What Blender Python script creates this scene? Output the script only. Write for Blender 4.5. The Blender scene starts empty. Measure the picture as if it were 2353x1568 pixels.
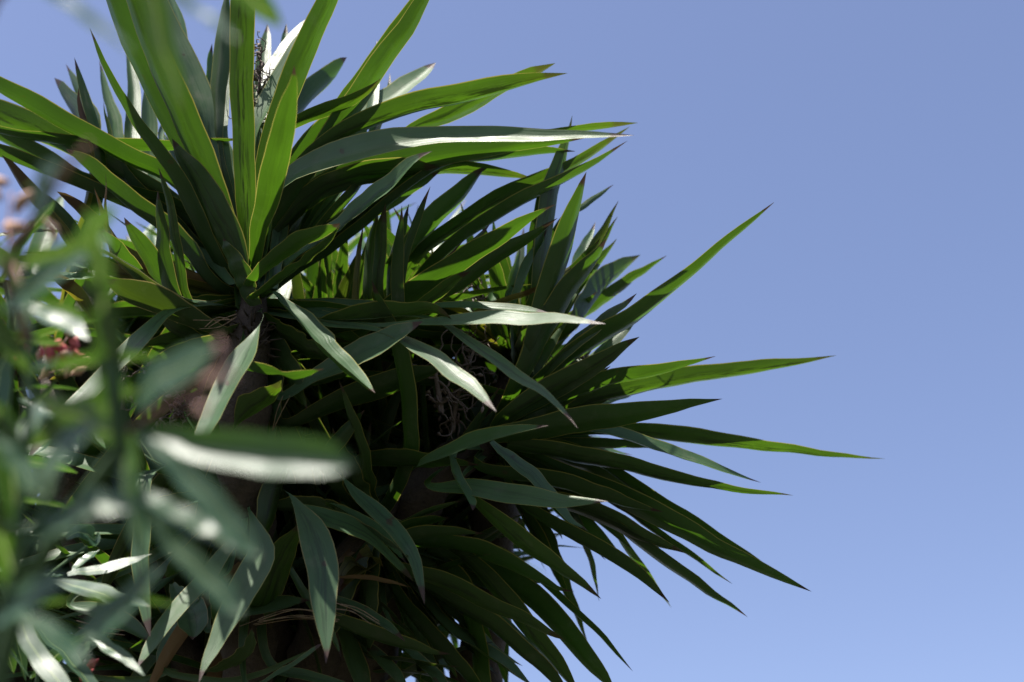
import bpy, math, random
from mathutils import Vector, Matrix, Quaternion, noise
random.seed(7)
R = math.radians
scene = bpy.context.scene
C = scene.collection

# ------------------------------------------------------------------ camera
PITCH = R(32); LENS = 50.0; FOCUS = 2.75
CAM = Vector((0, 0, 1.6))
cd = bpy.data.cameras.new('camera'); cam = bpy.data.objects.new('camera', cd); C.objects.link(cam)
cam.location = CAM; cam.rotation_euler = (R(90) + PITCH, 0, 0)
cd.lens = LENS; cd.sensor_width = 36; cd.clip_start = .05; cd.clip_end = 3000
cd.dof.use_dof = True; cd.dof.focus_distance = FOCUS - .06; cd.dof.aperture_fstop = 1.9; cd.dof.aperture_blades = 8
scene.camera = cam
# ------------------------------------------------------------------ sky and sun
SUN_EL = R(67); SUN_AZ = R(-134)          # azimuth from +Y (view direction) towards +X
to_sun = Vector((math.sin(SUN_AZ) * math.cos(SUN_EL), math.cos(SUN_AZ) * math.cos(SUN_EL), math.sin(SUN_EL)))
w = bpy.data.worlds.new('World'); scene.world = w; w.use_nodes = True
nt = w.node_tree; nt.nodes.clear()
sky = nt.nodes.new('ShaderNodeTexSky'); sky.sky_type = 'NISHITA'; sky.sun_disc = False
sky.sun_elevation = SUN_EL; sky.sun_rotation = SUN_AZ
sky.air_density = 1.0; sky.dust_density = 1.25; sky.ozone_density = 1.6; sky.altitude = 50
wb = nt.nodes.new('ShaderNodeMix'); wb.data_type = 'RGBA'; wb.blend_type = 'MULTIPLY'; wb.inputs[0].default_value = 1
wb.inputs[7].default_value = (1.23, 1.09, 1.15, 1)
bg = nt.nodes.new('ShaderNodeBackground'); bg.inputs[1].default_value = .0665
out = nt.nodes.new('ShaderNodeOutputWorld')
nt.links.new(sky.outputs[0], wb.inputs[6]); nt.links.new(wb.outputs[2], bg.inputs[0]); nt.links.new(bg.outputs[0], out.inputs[0])
sd = bpy.data.lights.new('sun', 'SUN'); sd.energy = 5.0; sd.angle = R(.53); sd.color = (1, .95, .86)
so = bpy.data.objects.new('sun', sd); C.objects.link(so); so.location = (0, 0, 12)
so.rotation_euler = (-to_sun).to_track_quat('-Z', 'Y').to_euler()
vs = scene.view_settings; vs.view_transform = 'Standard'; vs.look = 'None'; vs.exposure = 1.45; vs.gamma = 1
scene.cycles.max_bounces = 8; scene.cycles.transmission_bounces = 6; scene.cycles.diffuse_bounces = 4
scene.cycles.use_denoising = True

# ------------------------------------------------------------------ pixel -> place
FW = Vector((0, math.cos(PITCH), math.sin(PITCH))); RT = Vector((1, 0, 0)); UP = RT.cross(FW)
VW, VH = 2353.0, 1568.0
def P(x, y, D):                     # point of the photograph's 2353-wide frame at depth D
    k = 36.0 / LENS / VW
    return CAM + FW * D + RT * ((x - VW / 2) * k * D) - UP * ((y - VH / 2) * k * D)
def proj(p):
    q = p - CAM; D = q.dot(FW)
    if D < .05: return None
    k = 36.0 / LENS / VW
    return (q.dot(RT) / D / k + VW / 2, VH / 2 - q.dot(UP) / D / k, D)
ZT = {'V': (1, 0, 0), 'Z1': (1 / 3., 0, 0), 'Z2': (.3854, 612.8, 0), 'Z3': (.3712, 0, 459.6), 'Z4': (.3552, 0, 1011.1),
      'Z5': (.3712, 612.8, 428.9), 'Z6': (.3748, 612.8, 980.5), 'Z7': (.3908, 1164.3, 398.3), 'Z8': (.3943, 1164.3, 949.8),
      'ZA': (.1876, 0, 674.1), 'ZB': (.1876, 0, 367.7), 'ZC': (.1876, 919.2, 551.5)}

# ------------------------------------------------------------------ node helpers
class NT:
    def __init__(s, name):
        s.m = bpy.data.materials.new(name); s.m.use_nodes = True; s.t = s.m.node_tree; s.t.nodes.clear()
        s.out = s.t.nodes.new('ShaderNodeOutputMaterial')
    def n(s, typ, **kw):
        o = s.t.nodes.new(typ)
        for k, v in kw.items(): setattr(o, k, v)
        return o
    def set(s, sock, v):
        if hasattr(v, 'links') or isinstance(v, bpy.types.NodeSocket): s.t.links.new(v, sock)
        else:
            if isinstance(v, (tuple, list)) and len(v) == 3 and sock.type == 'RGBA': v = (*v, 1)
            sock.default_value = v
    def math(s, op, a, b=0.0, c=None, clamp=False):
        o = s.n('ShaderNodeMath', operation=op, use_clamp=clamp); s.set(o.inputs[0], a); s.set(o.inputs[1], b)
        if c is not None: s.set(o.inputs[2], c)
        return o.outputs[0]
    def mix(s, f, a, b, mode='MIX'):
        o = s.n('ShaderNodeMix', data_type='RGBA', blend_type=mode); s.set(o.inputs[0], f); s.set(o.inputs[6], a); s.set(o.inputs[7], b)
        return o.outputs[2]
    def ramp(s, f, lo, hi, a=0., b=1.):
        o = s.n('ShaderNodeMapRange'); o.interpolation_type = 'SMOOTHSTEP'; s.set(o.inputs[0], f)
        o.inputs[1].default_value = lo; o.inputs[2].default_value = hi; o.inputs[3].default_value = a; o.inputs[4].default_value = b
        return o.outputs[0]
    def noise(s, vec, scale, detail=3., rough=.55, w=None):
        o = s.n('ShaderNodeTexNoise', noise_dimensions='4D' if w is not None else '3D')
        if vec is not None: s.t.links.new(vec, o.inputs['Vector'])
        o.inputs['Scale'].default_value = scale; o.inputs['Detail'].default_value = detail; o.inputs['Roughness'].default_value = rough
        if w is not None: s.set(o.inputs['W'], w)
        return o.outputs[0]

def leaf_material(name, top, under, trans, edge, tip, rough=.44, spec=.45, tfac=.42, dust=.38, streak=.92, tipat=.958, rib=None, stri=.42):
    M = NT(name)
    uv = M.n('ShaderNodeUVMap'); uv.uv_map = 'UVMap'
    sep = M.n('ShaderNodeSeparateXYZ'); M.t.links.new(uv.outputs[0], sep.inputs[0])
    U, V = sep.outputs[0], sep.outputs[1]                     # U across 0..1, V in metres along; Z unused
    at = M.n('ShaderNodeAttribute'); at.attribute_name = 'along'; AL = at.outputs['Fac']
    rnd = M.n('ShaderNodeObjectInfo').outputs['Random']
    ra = M.n('ShaderNodeAttribute'); ra.attribute_name = 'vary'; RV = ra.outputs['Fac']
    W = M.math('MULTIPLY', RV, 37.0)
    cmb = M.n('ShaderNodeCombineXYZ'); M.set(cmb.inputs[0], M.math('MULTIPLY', U, 19.0)); M.set(cmb.inputs[1], M.math('MULTIPLY', V, 3.0))
    fine = M.noise(cmb.outputs[0], 1.0, 4.0, .7, W)            # lengthwise veins
    cmb2 = M.n('ShaderNodeCombineXYZ'); M.set(cmb2.inputs[0], M.math('MULTIPLY', U, 7.0)); M.set(cmb2.inputs[1], M.math('MULTIPLY', V, 9.0))
    stk = M.noise(cmb2.outputs[0], 1.0, 6.0, .72, M.math('ADD', W, 5.0))
    geo = M.n('ShaderNodeNewGeometry')
    big = M.noise(geo.outputs['Position'], 9.0, 4.0, .6, W)
    spk = M.noise(geo.outputs['Position'], 260.0, 2.0, .5)
    dU = M.math('ABSOLUTE', M.math('SUBTRACT', U, .5))
    # colour
    top2 = tuple(c * .62 for c in top); 
    col = M.mix(RV, top, tuple(c * f for c, f in zip(top, (.72, .86, .95))))
    col = M.mix(M.ramp(fine, .3, .7, 0., stri * 1.6), col, tuple(c * 1.45 for c in top))
    col = M.mix(M.ramp(big, .45, .75, 0., .55), col, (top[0] * .75, top[1] * .8, top[2] * .62))
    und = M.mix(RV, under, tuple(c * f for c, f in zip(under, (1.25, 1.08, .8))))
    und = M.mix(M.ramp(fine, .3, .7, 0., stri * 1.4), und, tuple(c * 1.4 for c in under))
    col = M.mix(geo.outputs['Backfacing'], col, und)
    dst = M.ramp(M.noise(geo.outputs['Position'], 21.0, 5.0, .7, W), .52, .80, 0., dust)
    col = M.mix(dst, col, (.20, .19, .15))
    col = M.mix(M.ramp(spk, .74, .80, 0., .3 * dust), col, (.30, .28, .22))
    bl = M.ramp(M.noise(geo.outputs['Position'], 34.0, 2.0, .4, M.math('ADD', W, 11.0)), .715, .745, 0., .9)
    col = M.mix(bl, col, (.055, .035, .022))
    # dark algae streaks near the middle of the blade
    sk = M.math('MULTIPLY', M.ramp(stk, .47, .57, 0., streak), M.ramp(dU, .10, .33, 1., .12))
    sk = M.math('MULTIPLY', sk, M.ramp(RV, .25, .65, .1, 1.))
    col = M.mix(M.math('MULTIPLY', sk, .55), col, (.020, .022, .013))
    tr = M.mix(M.math('MULTIPLY', RV, .8), trans, (trans[0] * 1.3, trans[1] * 1.06, trans[2]))
    tr = M.mix(M.ramp(fine, .32, .68, .0, .45), tr, tuple(c * .6 for c in trans))
    tr = M.mix(1.0, tr, M.ramp(M.noise(None if False else geo.outputs['Position'], 5.0, 2.0, .5, W), .3, .7, .70, 1.15), 'MULTIPLY')
    tr = M.mix(M.math('MULTIPLY', sk, 1.), tr, (.010, .020, .002))
    if rib is not None:
        rb = M.ramp(dU, .012, .035, 1., 0.)
        col = M.mix(M.math('MULTIPLY', rb, .75), col, rib); tr = M.mix(rb, tr, rib)
    # margin, scorched tip
    eg = M.ramp(M.math('ADD', dU, M.math('MULTIPLY', M.math('SUBTRACT', stk, .5), .05)), .462, .488, 0., 1.)
    col = M.mix(M.math('MULTIPLY', eg, .8), col, edge); tr = M.mix(eg, tr, edge)
    tp = M.ramp(M.math('ADD', AL, M.math('ADD', M.math('MULTIPLY', M.math('SUBTRACT', big, .5), .05), M.math('MULTIPLY', RV, .022))), tipat, tipat + .016, 0., 1.)
    col = M.mix(tp, col, tip); tr = M.mix(tp, tr, tuple(c * .6 for c in tip))
    hal = M.math('MULTIPLY', M.ramp(AL, tipat - .10, tipat, 0., .55), M.ramp(RV, .4, .8, .1, 1.))
    tr = M.mix(hal, tr, (trans[0] * 1.6, trans[1] * .95, trans[2])); 
    bs = M.n('ShaderNodeBsdfPrincipled'); M.set(bs.inputs['Base Color'], col)
    M.set(bs.inputs['Roughness'], M.math('ADD', M.math('ADD', M.ramp(big, .3, .7, rough - .08, rough + .08), M.ramp(fine, .35, .65, -.10, .12)), M.math('MULTIPLY', dst, .5)))
    bs.inputs['Specular IOR Level'].default_value = spec
    bmp = M.n('ShaderNodeBump'); bmp.inputs['Strength'].default_value = .42; bmp.inputs['Distance'].default_value = .0016
    M.set(bmp.inputs['Height'], fine); M.t.links.new(bmp.outputs[0], bs.inputs['Normal'])
    tl = M.n('ShaderNodeBsdfTranslucent'); M.set(tl.inputs[0], tr)
    mx = M.n('ShaderNodeMixShader'); mx.inputs[0].default_value = tfac
    M.t.links.new(bs.outputs[0], mx.inputs[1]); M.t.links.new(tl.outputs[0], mx.inputs[2]); M.t.links.new(mx.outputs[0], M.out.inputs[0])
    return M.m

MAT = {}
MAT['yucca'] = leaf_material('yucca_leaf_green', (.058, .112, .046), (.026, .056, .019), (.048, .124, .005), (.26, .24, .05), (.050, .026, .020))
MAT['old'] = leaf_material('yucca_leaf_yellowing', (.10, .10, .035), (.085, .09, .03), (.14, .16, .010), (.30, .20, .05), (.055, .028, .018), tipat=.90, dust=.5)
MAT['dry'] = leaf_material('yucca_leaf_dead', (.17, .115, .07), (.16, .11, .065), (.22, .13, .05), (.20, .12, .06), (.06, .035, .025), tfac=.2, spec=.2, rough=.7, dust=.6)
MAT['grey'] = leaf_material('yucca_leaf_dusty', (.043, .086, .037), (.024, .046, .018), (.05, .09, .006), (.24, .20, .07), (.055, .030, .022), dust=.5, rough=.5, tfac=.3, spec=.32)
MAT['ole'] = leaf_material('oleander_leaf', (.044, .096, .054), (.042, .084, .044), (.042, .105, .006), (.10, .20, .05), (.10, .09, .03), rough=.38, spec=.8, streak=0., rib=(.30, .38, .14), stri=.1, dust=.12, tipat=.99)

def bark_material(name, a, b, scale, bump):
    M = NT(name); tc = M.n('ShaderNodeTexCoord')
    n1 = M.noise(tc.outputs['Object'], scale, 6, .7); n2 = M.noise(tc.outputs['Object'], scale * 5, 4, .6)
    col = M.mix(M.ramp(n1, .3, .7), a, b); col = M.mix(M.ramp(n2, .5, .7, 0, .6), col, tuple(c * .4 for c in a))
    bs = M.n('ShaderNodeBsdfPrincipled'); M.set(bs.inputs['Base Color'], col); bs.inputs['Roughness'].default_value = .85
    bp = M.n('ShaderNodeBump'); bp.inputs['Strength'].default_value = .8; bp.inputs['Distance'].default_value = bump
    M.set(bp.inputs['Height'], n2); M.t.links.new(bp.outputs[0], bs.inputs['Normal']); M.t.links.new(bs.outputs[0], M.out.inputs[0])
    return M.m
MAT['bark'] = bark_material('yucca_bark', (.030, .021, .014), (.052, .038, .026), 30, .006)
MAT['twig'] = bark_material('dry_twig', (.085, .062, .05), (.15, .115, .095), 60, .002)
MAT['straw'] = bark_material('dry_leaf_fibre', (.16, .11, .06), (.22, .16, .10), 60, .001)
MAT['gstem'] = bark_material('oleander_green_stem', (.035, .075, .025), (.05, .10, .035), 25, .001)
MAT['rstem'] = bark_material('oleander_red_stem', (.13, .055, .045), (.17, .085, .06), 25, .001)
MAT['petal'] = bark_material('oleander_red_petal', (.30, .035, .045), (.40, .10, .09), 80, .001)
MAT['pink'] = bark_material('oleander_withered_flower', (.44, .26, .20), (.55, .36, .30), 60, .001)
MAT['husk'] = bark_material('oleander_dry_bud', (.34, .20, .12), (.42, .26, .19), 60, .001)

def ground_material():
    M = NT('dark_ivy_ground'); tc = M.n('ShaderNodeTexCoord')
    n1 = M.noise(tc.outputs['Object'], .6, 6, .6); n2 = M.noise(tc.outputs['Object'], 14, 6, .7)
    col = M.mix(M.ramp(n1, .4, .62), (.035, .030, .020), (.018, .030, .010)); col = M.mix(M.ramp(n2, .4, .7, 0, .6), col, (.045, .036, .024))
    bs = M.n('ShaderNodeBsdfPrincipled'); M.set(bs.inputs['Base Color'], col); bs.inputs['Roughness'].default_value = .95
    bp = M.n('ShaderNodeBump'); bp.inputs['Strength'].default_value = .7; bp.inputs['Distance'].default_value = .03
    M.set(bp.inputs['Height'], n2); M.t.links.new(bp.outputs[0], bs.inputs['Normal']); M.t.links.new(bs.outputs[0], M.out.inputs[0])
    return M.m

# ------------------------------------------------------------------ mesh helpers
def link(name, me, loc, parent, mat):
    o = bpy.data.objects.new(name, me); C.objects.link(o)
    if parent is not None:
        o.parent = parent
        pw = parent.location.copy(); g = parent.parent
        while g is not None: pw += g.location; g = g.parent
        o.location = loc - pw
    else: o.location = loc
    if mat is not None and not me.materials: me.materials.append(mat)
    return o
def smooth(me):
    for p in me.polygons: p.use_smooth = True
def cr(pts, n):                     # Catmull-Rom through tuples, n samples, roughly even in chord length
    k = len(pts)
    if k == 2: pts = [pts[0], tuple((a + b) / 2 for a, b in zip(*pts)), pts[1]]; k = 3
    L = [0.]
    for a, b in zip(pts, pts[1:]): L.append(L[-1] + max(1e-6, math.dist(a[:3], b[:3])))
    dim = len(pts[0]); res = []
    m = []
    for i in range(k):
        if i == 0: m.append([(pts[1][j] - pts[0][j]) / (L[1] - L[0]) for j in range(dim)])
        elif i == k - 1: m.append([(pts[-1][j] - pts[-2][j]) / (L[-1] - L[-2]) for j in range(dim)])
        else:
            h0, h1 = L[i] - L[i-1], L[i+1] - L[i]
            m.append([((pts[i][j] - pts[i-1][j]) / h0 * h1 + (pts[i+1][j] - pts[i][j]) / h1 * h0) / (h0 + h1) for j in range(dim)])
    for s in range(n):
        x = L[-1] * s / (n - 1); i = 0
        while i < k - 2 and x > L[i+1]: i += 1
        h = L[i+1] - L[i]; t = (x - L[i]) / h
        a, b, c, d = 2*t**3 - 3*t*t + 1, t**3 - 2*t*t + t, -2*t**3 + 3*t*t, t**3 - t*t
        res.append([a * pts[i][j] + b * h * m[i][j] + c * pts[i+1][j] + d * h * m[i+1][j] for j in range(dim)])
    return res

class Acc:                          # several pieces gathered into one mesh
    def __init__(s): s.v = []; s.f = []
    def add(s, v, f):
        o = len(s.v); s.v += [tuple(x) for x in v]; s.f += [tuple(i + o for i in q) for q in f]
    def build(s, name, mat, parent, loc):
        me = bpy.data.meshes.new(name); me.from_pydata([tuple(Vector(x) - loc) for x in s.v], [], s.f); me.update(); smooth(me)
        return link(name, me, loc, parent, mat)
def tube(acc, pts, rads, seg=8, bump=None):
    V = []; F = []; n = len(pts); pts = [Vector(p) for p in pts]
    T0 = (pts[1] - pts[0]).normalized(); N = T0.orthogonal().normalized()
    for i in range(n):
        T = (pts[min(i+1, n-1)] - pts[max(i-1, 0)]).normalized(); N = (N - T * N.dot(T)).normalized(); B = T.cross(N)
        for k in range(seg):
            a = 2 * math.pi * k / seg; r = rads[i] * (1 + (bump(i, k) if bump else 0)); V.append(pts[i] + (N * math.cos(a) + B * math.sin(a)) * r)
    for i in range(n - 1):
        for k in range(seg):
            F.append((i*seg + k, i*seg + (k+1) % seg, (i+1)*seg + (k+1) % seg, (i+1)*seg + k))
    F.append(tuple(reversed(range(seg)))); F.append(tuple((n-1)*seg + k for k in range(seg)))
    acc.add(V, F)

def blade_mesh(cen, hw, T, N, fold, wave, seed, cols=9):
    """sheet along cen with half widths hw, frames T,N; channelled (edges lifted towards N)"""
    n = len(cen); V = []; F = []; UV = []; AL = []
    L = [0.]
    for a, b in zip(cen, cen[1:]): L.append(L[-1] + (b - a).length)
    tot = L[-1] or 1
    for i in range(n):
        S = T[i].cross(N[i]).normalized(); al = L[i] / tot
        for c in range(cols):
            u = -1 + 2 * c / (cols - 1)
            wv = noise.noise(Vector((seed * 13.7 + al * 5.5, u * .6 + (3 if u > 0 else 0), seed))) * wave * abs(u)
            jag = 1 + (.02 * noise.noise(Vector((al * tot * 60, u * 4, seed * 3.1))) if abs(u) > .99 else 0)
            V.append(cen[i] + S * (u * hw[i] * jag) + N[i] * (hw[i] * (fold * (abs(u) ** 1.25) + wv)))
            UV.append((.5 + u / 2, L[i])); AL.append(al)
    for i in range(n - 1):
        for c in range(cols - 1):
            a = i * cols + c; F.append((a, a + 1, a + cols + 1, a + cols))
    return V, F, UV, AL
def sheet_object(name, parts, loc, parent, mat):
    V = []; F = []; UV = []; AL = []; RV = []
    for (v, f, uv, al, rv) in parts:
        o = len(V); V += [tuple(x - loc) for x in v]; F += [tuple(i + o for i in q) for q in f]; UV += uv; AL += al; RV += [rv] * len(v)
    me = bpy.data.meshes.new(name); me.from_pydata(V, [], F); me.update()
    ul = me.uv_layers.new(name='UVMap')
    vi = [0] * len(me.loops); me.loops.foreach_get('vertex_index', vi)
    ul.data.foreach_set('uv', [x for i in vi for x in UV[i]])
    a = me.attributes.new('along', 'FLOAT', 'POINT'); a.data.foreach_set('value', AL)
    a = me.attributes.new('vary', 'FLOAT', 'POINT'); a.data.foreach_set('value', RV)
    smooth(me)
    return link(name, me, loc, parent, mat)

def frames(cen, N_mid, mid):
    n = len(cen); T = [(cen[min(i+1, n-1)] - cen[max(i-1, 0)]).normalized() for i in range(n)]
    N = [None] * n; N[mid] = (N_mid - T[mid] * N_mid.dot(T[mid])).normalized()
    for i in range(mid + 1, n): q = N[i-1].copy(); q = T[i-1].rotation_difference(T[i]) @ q; N[i] = (q - T[i] * q.dot(T[i])).normalized()
    for i in range(mid - 1, -1, -1): q = T[i+1].rotation_difference(T[i]) @ N[i+1]; N[i] = (q - T[i] * q.dot(T[i])).normalized()
    return T, N

def make_blade(pts, axis, wlo, whi, s=0, roll=0, fold=.25, wave=.10, n=26, seed=0., twist=0., wob=1.):
    """pts: (x, y, apparent width, depth) in frame units -> parts of a sheet mesh, true size and own orientation"""
    k = 36.0 / LENS / VW
    raw = []
    for (x, y, wd, D) in pts:
        p = P(x, y, D); raw.append((p.x, p.y, p.z, max(0, wd) * k * D))
    sm = cr(raw, n)
    kx = .0035 * wob
    cen = [Vector(q[:3]) + Vector((noise.noise(Vector((i * .35, seed, 0))), noise.noise(Vector((i * .35, seed, 9))), noise.noise(Vector((i * .35, seed, 17))))) * kx for i, q in enumerate(sm)]; aw = [max(q[3], .0004) for q in sm]
    mid = max(range(n), key=lambda i: aw[i] * (1 if .2 < i / n < .8 else .6))
    T = (cen[min(mid+2, n-1)] - cen[max(mid-2, 0)]).normalized()
    Nn = axis - T * axis.dot(T)
    Nn = Nn.normalized() if Nn.length > .05 else T.orthogonal().normalized()
    view = (cen[mid] - CAM).normalized()
    q = T.cross(view).normalized() if T.cross(view).length > .05 else RT
    best = None; wm = aw[mid]
    for st in range(0, 37):
        for sg in (1, -1):
            dl = st * 5 * sg
            N2 = Quaternion(T, R(dl)) @ Nn; S = T.cross(N2); f = abs(S.dot(q)); face = -N2.dot(view)
            if s and face * (1 if s > 0 else -1) < .05: continue
            W = wm / max(f, .05); pen = abs(dl) / 60
            if s == -2: pen = -1.3 * N2.dot(to_sun) + abs(dl) / 200
            if s == 2: pen = -1.6 * N2.dot((to_sun - view).normalized()) + abs(dl) / 400
            if W < wlo: pen += (wlo - W) / wlo * 1.2
            if W > whi: pen += (W - whi) / whi * 4
            if f < .3: pen += (.3 - f) * 6
            if best is None or pen < best[0]: best = (pen, N2)
    N2 = best[1]
    if roll: N2 = Quaternion(T, R(roll)) @ N2
    T, N = frames(cen, N2, mid)
    if s == 2: LITP.extend(cen[i] for i in range(n // 3, n, 3))
    hw = []
    for i in range(n):
        if twist:
            N[i] = Quaternion(T[i], R(twist) * (i / (n - 1) - .5)) @ N[i]
        v = (cen[i] - CAM).normalized(); qq = T[i].cross(v); S = T[i].cross(N[i])
        f = abs(S.dot(qq.normalized())) if qq.length > .05 else 1
        hw.append(min(aw[i] / max(f, .42), whi * 1.15) / 2)
    v, f, uv, al = blade_mesh(cen, hw, T, N, fold, wave, seed)
    return (v, f, uv, al, random.random()), cen[0]

LITP = [P(x, y, 2.3) for x, y in ((180, 1345), (230, 1362), (290, 1378), (260, 1300), (310, 1285), (240, 1480), (290, 1530), (60, 1440), (95, 1520), (190, 1235), (210, 1400))]
LITP += [P(x, y, 1.13) for x, y in ((400, 850), (500, 1060), (600, 1080), (700, 1085), (540, 1230), (520, 1370))]
def shades(cen, tol):              # would this leaf take the sun from a sunlit blade
    for p in LITP:
        for c in cen[::2]:
            v = c - p; t = v.dot(to_sun)
            if t > .03 and (v - to_sun * t).length < tol: return True
    return False
# ------------------------------------------------------------------ setting
me = bpy.data.meshes.new('ground'); S_ = 400
gv = []; gf = []; gn = 60
for j in range(gn + 1):
    for i in range(gn + 1):
        a = (i / gn * 2 - 1); b = (j / gn * 2 - 1); x = S_ * a * abs(a) ** 1.6; y = S_ * b * abs(b) ** 1.6
        gv.append((x, y, .06 * noise.noise(Vector((x * .4, y * .4, 0)))))
for j in range(gn):
    for i in range(gn): a = j * (gn + 1) + i; gf.append((a, a + 1, a + gn + 2, a + gn + 1))
me.from_pydata(gv, [], gf); me.update(); smooth(me)
ground = link('ground', me, Vector((0, 0, -.03)), None, ground_material()); ground['kind'] = 'structure'

def thing(name, loc, label, cat):
    o = bpy.data.objects.new(name, None); C.objects.link(o); o.location = loc; o['label'] = label; o['category'] = cat
    o.empty_display_size = .2
    return o

# ------------------------------------------------------------------ the yucca: stems carry the leaves
F0 = FOCUS
HEAD = {  # frame x, y, depth offset, crown axis
    'A': (582, 705, .00, Vector((.05, -.10, 1))),
    'B': (1130, 1020, .16, Vector((.85, .05, .50))),
    'C': (1190, 850, .32, Vector((.25, .15, 1))),
    'D': (850, 1230, .10, Vector((.45, -.35, .55))),
    'E': (560, 1160, .05, Vector((-.10, -.75, .55))),
    'H': (300, 1180, .40, Vector((-.3, -.3, .8))),
    'I': (720, 960, .38, Vector((.1, -.2, .9))),
    'J': (800, 1450, .20, Vector((.3, -.4, .7))),
    'K': (420, 1480, .20, Vector((-.2, -.5, .7))),
    'M': (980, 1130, .42, Vector((.4, -.1, .8))),
    'N': (-60, 1300, .40, Vector((-.1, -.4, .8))),
    'O': (40, 690, .45, Vector((.1, -.2, .9))),
    'Q': (180, 1000, .72, Vector((-.1, -.2, .9))),
    'S': (560, 1020, .70, Vector((0, -.2, .9))),
    'T': (950, 900, .66, Vector((.3, -.1, .9))),
    'U': (330, 720, .62, Vector((-.1, -.2, .9))),
    'W': (640, 1420, .62, Vector((.1, -.3, .8))),
    'X': (960, 1290, .60, Vector((.4, -.2, .7))),
    'Y': (60, 1380, .66, Vector((-.1, -.3, .8))),
    'V': (190, 640, .50, Vector((-.2, -.1, .9))),
    'Z': (640, 640, .52, Vector((0, -.1, 1))),
    'R': (900, 690, .52, Vector((.2, -.1, 1))),
    'G': (120, 900, .30, Vector((-.35, -.10, .9))),
}
YB = P(700, 784, F0 + .75); YB.z = 0
yucca = thing('yucca_plant', YB, 'many-headed green yucca with long sword-shaped leaves against the blue sky', 'yucca')
stems = {}
def yucca_stem(key):
    x, y, d, ax = HEAD[key]; h = P(x, y, F0 + d); ax = ax.normalized()
    foot = YB + Vector((random.uniform(-.16, .16), random.uniform(-.1, .16), -.05))
    a = h - ax * .10; b = h - ax * .30 + Vector((0, .32, -.20)); c = foot.lerp(b, .5) + Vector((random.uniform(-.1, .1), .18, 0))
    path = [tuple(foot), tuple(c), tuple(b), tuple(a), tuple(h + ax * .10)]
    sm = cr(path, 90); n = len(sm); acc = Acc()
    rad = [.075 - .035 * (i / n) + (.012 if i % 3 == 0 else 0) for i in range(n)]
    for i in range(n - 6, n): rad[i] = .04 * (n - i) / 6 + .004
    tube(acc, [q[:3] for q in sm], rad, 16, lambda i, k: .10 * noise.noise(Vector((i * .7, k * .9, x))))
    return acc.build('stem', MAT['bark'], yucca, foot)
for k in HEAD: stems[k] = yucca_stem(k)

count = 0
LEAVES = []
def L(z, head, d0, d1, txt, s=0, kind='yucca', conn=True, fold=None, roll=0, wave=.05, twist=None):
    LEAVES.append((z, head, d0, d1, txt, s, kind, conn, fold, roll, wave, twist))
def grow(z, head, d0, d1, txt, s, kind, conn, fold, roll, wave, twist):
    global count
    sc, ox, oy = ZT[z]
    q = [tuple(float(t) for t in w.split()) for w in txt.split(',')]
    ws = .86 if head == 'D' else .93
    q = [(ox + a * sc, oy + b * sc, c * sc * ws) for a, b, c in q]
    ln = [0.]
    for a, b in zip(q, q[1:]): ln.append(ln[-1] + math.dist(a[:2], b[:2]))
    pts = [(a, b, c, F0 + d0 + (d1 - d0) * l / ln[-1]) for (a, b, c), l in zip(q, ln)]
    hx, hy, hd, ax = HEAD[head]
    dist = math.dist((hx, hy), q[0][:2])
    if conn and dist > 50:
        if dist > 260: pts.insert(0, ((hx + q[0][0]) / 2, (hy + q[0][1]) / 2, max(26, q[0][2] * .8), F0 + (hd + .04 + d0) / 2))
        pts.insert(0, (hx, hy, 26, F0 + hd + .04))
    part, base = make_blade(pts, ax.normalized(), .040, .070, s, roll, random.uniform(.26, .52) if fold is None else fold, wave, 30,
                            random.random() * 50, random.uniform(-14, 14) if twist is None else twist)
    o = sheet_object('leaf', [part], base, stems[head], MAT[kind]); count += 1
    return o

# --- head A : leaves standing up
L('Z1','A',0,-.15,'1725 1950 80,1690 1400 150,1668 900 165,1660 400 178,1665 0 180,1670 -600 60,1672 -800 0',s=-1)
L('Z1','A',0,-.10,'1620 1750 100,1440 1280 180,1250 850 205,1070 420 190,900 0 140,790 -300 60,740 -450 0',s=-1)
L('Z1','A',.04,-.02,'1600 1800 90,1330 1200 150,1050 650 175,870 270 170,760 0 150,640 -350 60,590 -500 0',s=-1)
L('Z1','A',0,-.12,'1500 1800 90,1300 1400 120,1170 1150 105,1070 1020 100,960 880 85,850 700 65,740 500 48,660 310 26,620 195 0')
L('Z1','A',.06,.22,'1440 1100 120,1385 750 190,1260 450 190,1140 150 150,1060 -100 80,1010 -250 0',s=1)
L('Z1','A',.10,.32,'1300 700 80,1240 300 90,1190 50 70,1160 -100 0',s=1)
L('Z1','A',.08,.20,'1500 1000 70,1490 700 110,1505 450 130,1540 150 100,1575 -100 0')
L('Z1','A',.10,.25,'1440 900 50,1425 600 75,1440 420 50,1460 300 0',s=1)
L('Z1','A',.10,.28,'1530 950 80,1540 700 90,1570 450 50,1585 300 0',s=1)
L('Z1','A',.12,.40,'1790 900 80,1800 600 120,1822 350 95,1840 250 60,1848 165 0',s=1)
L('Z1','A',.12,.36,'1900 900 80,1935 650 105,1952 400 85,1965 260 50,1970 160 0',s=1)
L('Z1','A',.12,.36,'1800 700 70,1900 480 80,2000 330 80,2100 190 60,2180 80 0')
L('Z1','A',0,-.06,'1740 1700 70,1800 1250 120,1905 850 155,2040 520 185,2180 200 165,2270 0 150,2420 -330 50,2480 -450 0',s=-1)
L('Z1','A',.05,.16,'1770 900 60,1880 680 120,2010 430 100,2110 230 60,2170 110 0',s=1)
L('Z1','A',0,-.45,'1740 2000 60,1790 1600 130,1870 1300 195,1935 1000 185,1990 750 140,2020 590 60,2032 465 0',s=-2)
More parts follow.
